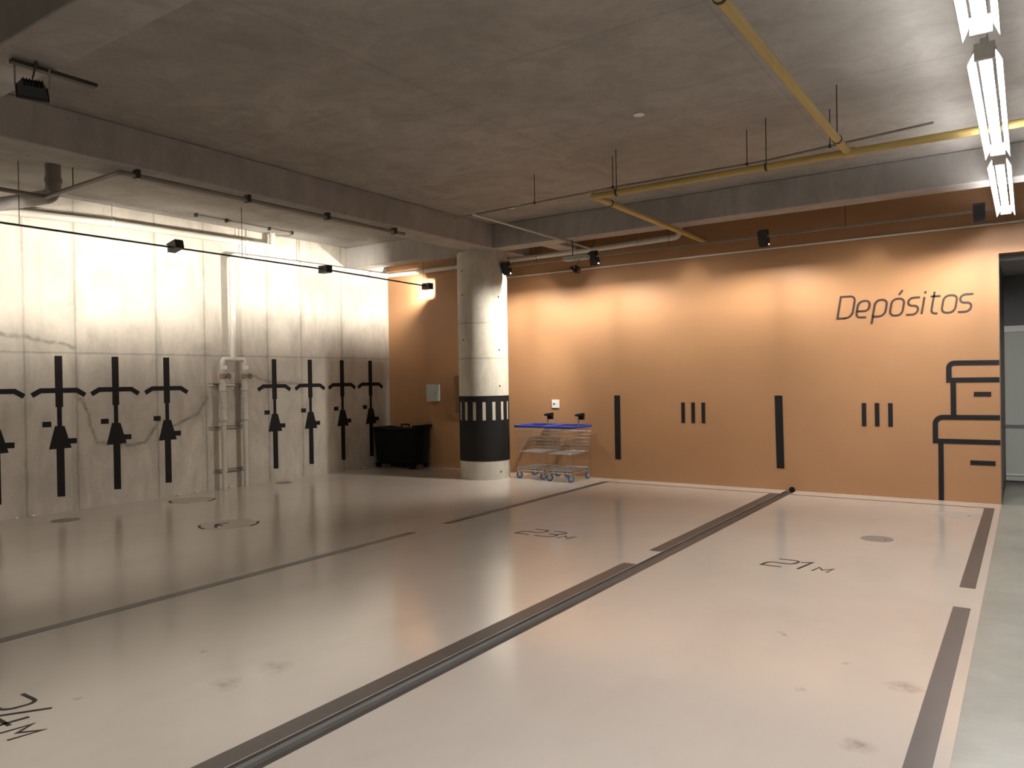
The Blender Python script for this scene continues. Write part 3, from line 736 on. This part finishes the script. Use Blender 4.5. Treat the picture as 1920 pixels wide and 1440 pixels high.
def floodlight(loc, aim, zmount, label, plate, power=1.0, cone=88, blend=.35):
    t = thing('floodlight', label, 'lamp', loc, 'floodlights under the beams')
    L_ = Vector(loc); f = (Vector(aim)-L_).normalized()
    s_ = f.cross(Vector((0,0,1))).normalized(); u = s_.cross(f)
    Mx = Matrix(((f.x,s_.x,u.x,L_.x),(f.y,s_.y,u.y,L_.y),(f.z,s_.z,u.z,L_.z),(0,0,0,1)))
    m = MB(); a, c = .082, .066
    m.hexa([(-.035,-a*.7,-c*.6),(-.035,a*.7,-c*.6),(-.035,a*.7,c*.6),(-.035,-a*.7,c*.6)], [(.025,-a,-c),(.025,a,-c),(.025,a,c),(.025,-a,c)])
    m.box((.025,-a-.008,-c-.008), (.04,a+.008,-c)); m.box((.025,-a-.008,c), (.04,a+.008,c+.008)); m.box((.025,-a-.008,-c), (.04,-a,c)); m.box((.025,a,-c), (.04,a+.008,c))
    m.rotate(Mx); m.build('lamp_housing', M['black_metal'], t)
    m = MB()
    for k in range(7): yy = -a*.62+a*1.24*k/6; m.hexa([(-.05,yy-.003,-c*.42),(-.03,yy-.003,-c*.6),(-.03,yy+.003,-c*.6),(-.05,yy+.003,-c*.42)], [(-.05,yy-.003,c*.42),(-.03,yy-.003,c*.6),(-.03,yy+.003,c*.6),(-.05,yy+.003,c*.42)])
    m.rotate(Mx); m.build('cooling_fins', M['black_metal'], t)
    m = MB(); m.box((.026,-a+.004,-c+.004), (.029,a-.004,c-.004)); m.rotate(Mx); m.build('front_glass', M['flood_glass'], t)
    # yoke legs up to the mounting bar
    for sgn in (-1, 1):
        p = Mx @ Vector((0, sgn*(a+.012), 0)); MB().tube([tuple(p), (p.x, p.y, zmount)], .006, 6).build('yoke_leg', M['steel'], t)
    p = Mx @ Vector((-.05, 0, .03))
    MB().tube(elbowed([tuple(p), (p.x+.06, p.y, p.z+.10), (p.x+.02, p.y+.02, zmount)], .05), .006, 6).build('power_cable', M['dark_metal'], t, smooth=True)
    plate(t)
    ld = bpy.data.lights.new('flood_beam', 'SPOT'); ld.energy = FLOOD_W*power; ld.spot_size = math.radians(cone); ld.spot_blend = blend; ld.shadow_soft_size = .04; ld.color = (1.0, .94, .85)
    lo = bpy.data.objects.new('flood_beam', ld); COL.objects.link(lo); lo.parent = t
    lo.matrix_world = Matrix.Identity(4)
    q = f.to_track_quat('-Z', 'Y'); lo.location = f*.06; lo.rotation_euler = q.to_euler()
    return t
def plate_far(t):
    MB().box((4.47, -.95, 3.37), (4.87, -.81, 3.43)).build('mounting_plate', M['boxgrey'], t, bevel=.004)
    MB().tube([(4.60,-.86,3.43),(4.60,-.86,ZB)], .008, 8).build('drop_rod', M['dark_metal'], t)
floodlight((4.66, -.87, 3.235), (2.5, -1.35, .7), 3.37, 'black floodlight hanging from a grey plate right of the column', plate_far, 1.0, 98, .85)
def plate_near(t):
    MB().box((5.0, -8.64, 3.625), (5.05, -8.12, 3.65)).build('mounting_bar', M['dark_metal'], t)
    MB().tube([(5.025,-8.50,3.64),(5.025,-8.50,ZB)], .01, 8).build('drop_rod', M['dark_metal'], t)
floodlight((5.03, -8.52, 3.50), (1.3, -7.2, 0), 3.64, 'black floodlight hanging from a bar at the top left of the photo', plate_near, .85, 84, 1.0)

# ------------------------------------------------------------------ black chest
t = thing('storage_chest', 'large black plastic chest with feet in the corner by the column', 'chest', (.56, -.27, 0))
B0 = [(.13,-.52,.07),(1.00,-.46,.07),(1.00,-.05,.07),(.13,-.09,.07)]
B1 = [(.075,-.545,.70),(1.045,-.485,.70),(1.045,-.035,.70),(.075,-.06,.70)]
MB().hexa(B0, B1).build('chest_body', M['black_plastic'], t, bevel=.02)
m = MB(); N = 12
for i in range(N):      # lid with a gently sagging top
    u0, u1 = i/N, (i+1)/N
    def P(u, back): x = .06+1.0*u; y0 = -.56+.06*u; return (x, (-.055 if back else y0))
    z0, z1 = .755-.028*math.sin(PI*u0), .755-.028*math.sin(PI*u1)
    a0, a1, c0, c1 = P(u0,0), P(u1,0), P(u0,1), P(u1,1)
    m.hexa([(*a0,.695),(*a1,.695),(*c1,.695),(*c0,.695)], [(*a0,z0),(*a1,z1),(*c1,z1),(*c0,z0)])
m.build('chest_lid', M['black_plastic'], t)
MB().box((1.0,-.50,.72), (1.075,-.02,.795)).build('lid_end_grip', M['black_plastic'], t, bevel=.012)
MB().tube(elbowed([(.38,-.10,.735),(.38,-.10,.785),(.58,-.10,.785),(.58,-.10,.735)], .03), .012, 8).build('lid_handle', M['black_plastic'], t, smooth=True)
for x, y in ((.16,-.50),(.97,-.45),(.97,-.09),(.16,-.12)):
    MB().hexa([(x-.035,y-.035,0),(x+.035,y-.035,0),(x+.035,y+.035,0),(x-.035,y+.035,0)], [(x-.05,y-.05,.09),(x+.05,y-.05,.09),(x+.05,y+.05,.09),(x-.05,y+.05,.09)]).build('foot', M['black_plastic'], t, bevel=.01)

# ------------------------------------------------------------------ wire trolleys
def trolley(cx, cy, w, d, label):
    t = thing('wire_trolley', label, 'trolley', (cx, cy, 0), 'wire trolleys by the orange wall')
    X0, X1, YF, YB = cx-w/2, cx+w/2, cy-d/2, cy+d/2     # base footprint
    zt, zm, zb = .845, .43, .175
    tx0, tx1, tyf, tyb = X0-.055, X1+.055, YF-.03, YB+.03       # rim is larger than the base
    # blue rim
    m = MB(); q = elbowed([(tx0,tyf+.2,zt),(tx0,tyf,zt),(tx1,tyf,zt),(tx1,tyb,zt),(tx0,tyb,zt),(tx0,tyf+.2,zt)], .07)
    pts = [(p.x,p.y) for p in q[:-1]]
    m.ribbon(pts, .036, lambda u, v, ww: (u, v, zt-.020+ww), .038, True); m.build('basket_rim', M['blue'], t, bevel=.005)
    # upper basket: wires from rim down to the middle tray
    wr = .0012; m = MB()
    def ring(z, k):
        f_ = (zt-z)/(zt-zm)
        return [(tx0+(X0-tx0)*f_, tyf+(YF-tyf)*f_, z), (tx1+(X1-tx1)*f_, tyf+(YF-tyf)*f_, z), (tx1+(X1-tx1)*f_, tyb+(YB-tyb)*f_, z), (tx0+(X0-tx0)*f_, tyb+(YB-tyb)*f_, z)]
    for z, r_ in ((.755,.0026),(.70,wr),(.645,.0026),(.585,wr),(.53,wr),(.48,wr)):
        q = ring(z, 0); m.tube(q+[q[0]], r_, 4, False)
    top, bot = ring(zt-.01, 0), ring(zm, 0)
    for e in range(4):
        a0, a1, b0, b1 = Vector(top[e]), Vector(top[(e+1)%4]), Vector(bot[e]), Vector(bot[(e+1)%4])
        for i in range(15): u = i/15; m.tube([a0.lerp(a1,u), b0.lerp(b1,u)], wr, 4, False)
    m.build('basket_wires', M['chrome'], t)
    def tray(z, nm):
        m = MB()
        for i in range(34): x = X0+.01+(w-.02)*i/33; m.tube([(x,YF,z),(x,YB,z)], .0021, 4, False)
        for i in range(6): y = YF+d*i/5; m.tube([(X0,y,z-.004),(X1,y,z-.004)], .003, 5, False)
        q = [(X0,YF,z),(X1,YF,z),(X1,YB,z),(X0,YB,z)]; m.tube(q+[q[0]], .006, 6, False)
        m.build(nm, M['steel'], t)
    tray(zm, 'basket_floor'); tray(zb, 'lower_tray')
    m = MB()
    for x in (X0,X1):
        for y in (YF,YB): m.tube([(x,y,zb),(x,y,zm)], .0035, 6)
    m.build('corner_posts', M['chrome'], t)
    m = MB(); q = [(X0,YF,.135),(X1,YF,.135),(X1,YB,.135),(X0,YB,.135)]; m.tube(q+[q[0]], .008, 8, False)
    for x, y in ((X0,YF),(X1,YF),(X1,YB),(X0,YB)): m.tube([(x,y,.12),(x,y,zb)], .008, 6)
    m.build('base_frame', M['steel'], t)
    # hooks on the front
    for fx in (.25, .72):
        x = X0+w*fx; MB().tube([(x,YF-.012,.62),(x+.006,YF-.03,.60),(x+.012,YF-.03,.575)], .004, 6).build('front_hook', M['chrome'], t)
    # handle on its stem
    hx = cx+.02; hy = tyb-.02
    MB().tube([(hx,hy,zt-.01),(hx,hy,1.005)], .010, 10).build('handle_stem', M['chrome'], t, smooth=True)
    m = MB(); m.hexa([(hx-.055,hy-.04,.99),(hx+.10,hy-.04,.985),(hx+.10,hy+.035,.985),(hx-.055,hy+.035,.99)], [(hx-.04,hy-.03,1.025),(hx+.10,hy-.035,1.045),(hx+.10,hy+.035,1.045),(hx-.04,hy+.03,1.025)])
    m.build('handle_grip', M['black_plastic'], t, bevel=.008)
    MB().box((hx+.015,hy-.02,.935), (hx+.10,hy+.03,.99)).build('coin_lock', M['black_plastic'], t, bevel=.006)
    for k, (x, y) in enumerate(((X0+.01,YF+.02),(X1-.01,YF+.02),(X1-.01,YB-.02),(X0+.01,YB-.02))):
        a = (.55,.75,1.35,.9)[k]; Rz = Matrix.Translation((x,y,0)) @ Matrix.Rotation(a, 4, 'Z')
        m = MB(); m.lathe([(.036,-.014),(.052,-.011),(.055,0),(.052,.011),(.036,.014)], (0,0,.055), 'y', 22); m.rotate(Rz)
        wh = m.build('caster_wheel', M['wheel'], t, smooth=True)
        m = MB(); m.lathe([(.034,-.016),(.034,.016)], (0,0,.055), 'y', 18); m.rotate(Rz); m.build('wheel_hub', M['wheel_hub'], wh, smooth=True)
        m = MB()
        for s_ in (-1,1): m.hexa([(-.014,s_*.020-.002,.045),(.014,s_*.020-.002,.045),(.014,s_*.020+.002,.045),(-.014,s_*.020+.002,.045)], [(-.026,s_*.020-.002,.116),(.014,s_*.020-.002,.116),(.014,s_*.020+.002,.116),(-.026,s_*.020+.002,.116)])
        m.box((-.028,-.022,.112), (.02,.022,.118)); m.lathe([(.014,.116),(.014,.132)], (-.005,0,0), 'z', 10); m.rotate(Rz)
        m.build('caster_fork', M['steel'], t)
        m = MB(); m.box((-.02,-.012,.128),(.02,.012,.146)); m.rotate(Rz); m.build('caster_cap', M['black_plastic'], t)
trolley(3.63, -.375, .47, .50, 'blue rimmed wire trolley next to the column')
trolley(4.22, -.425, .40, .58, 'blue rimmed wire trolley farther from the column')
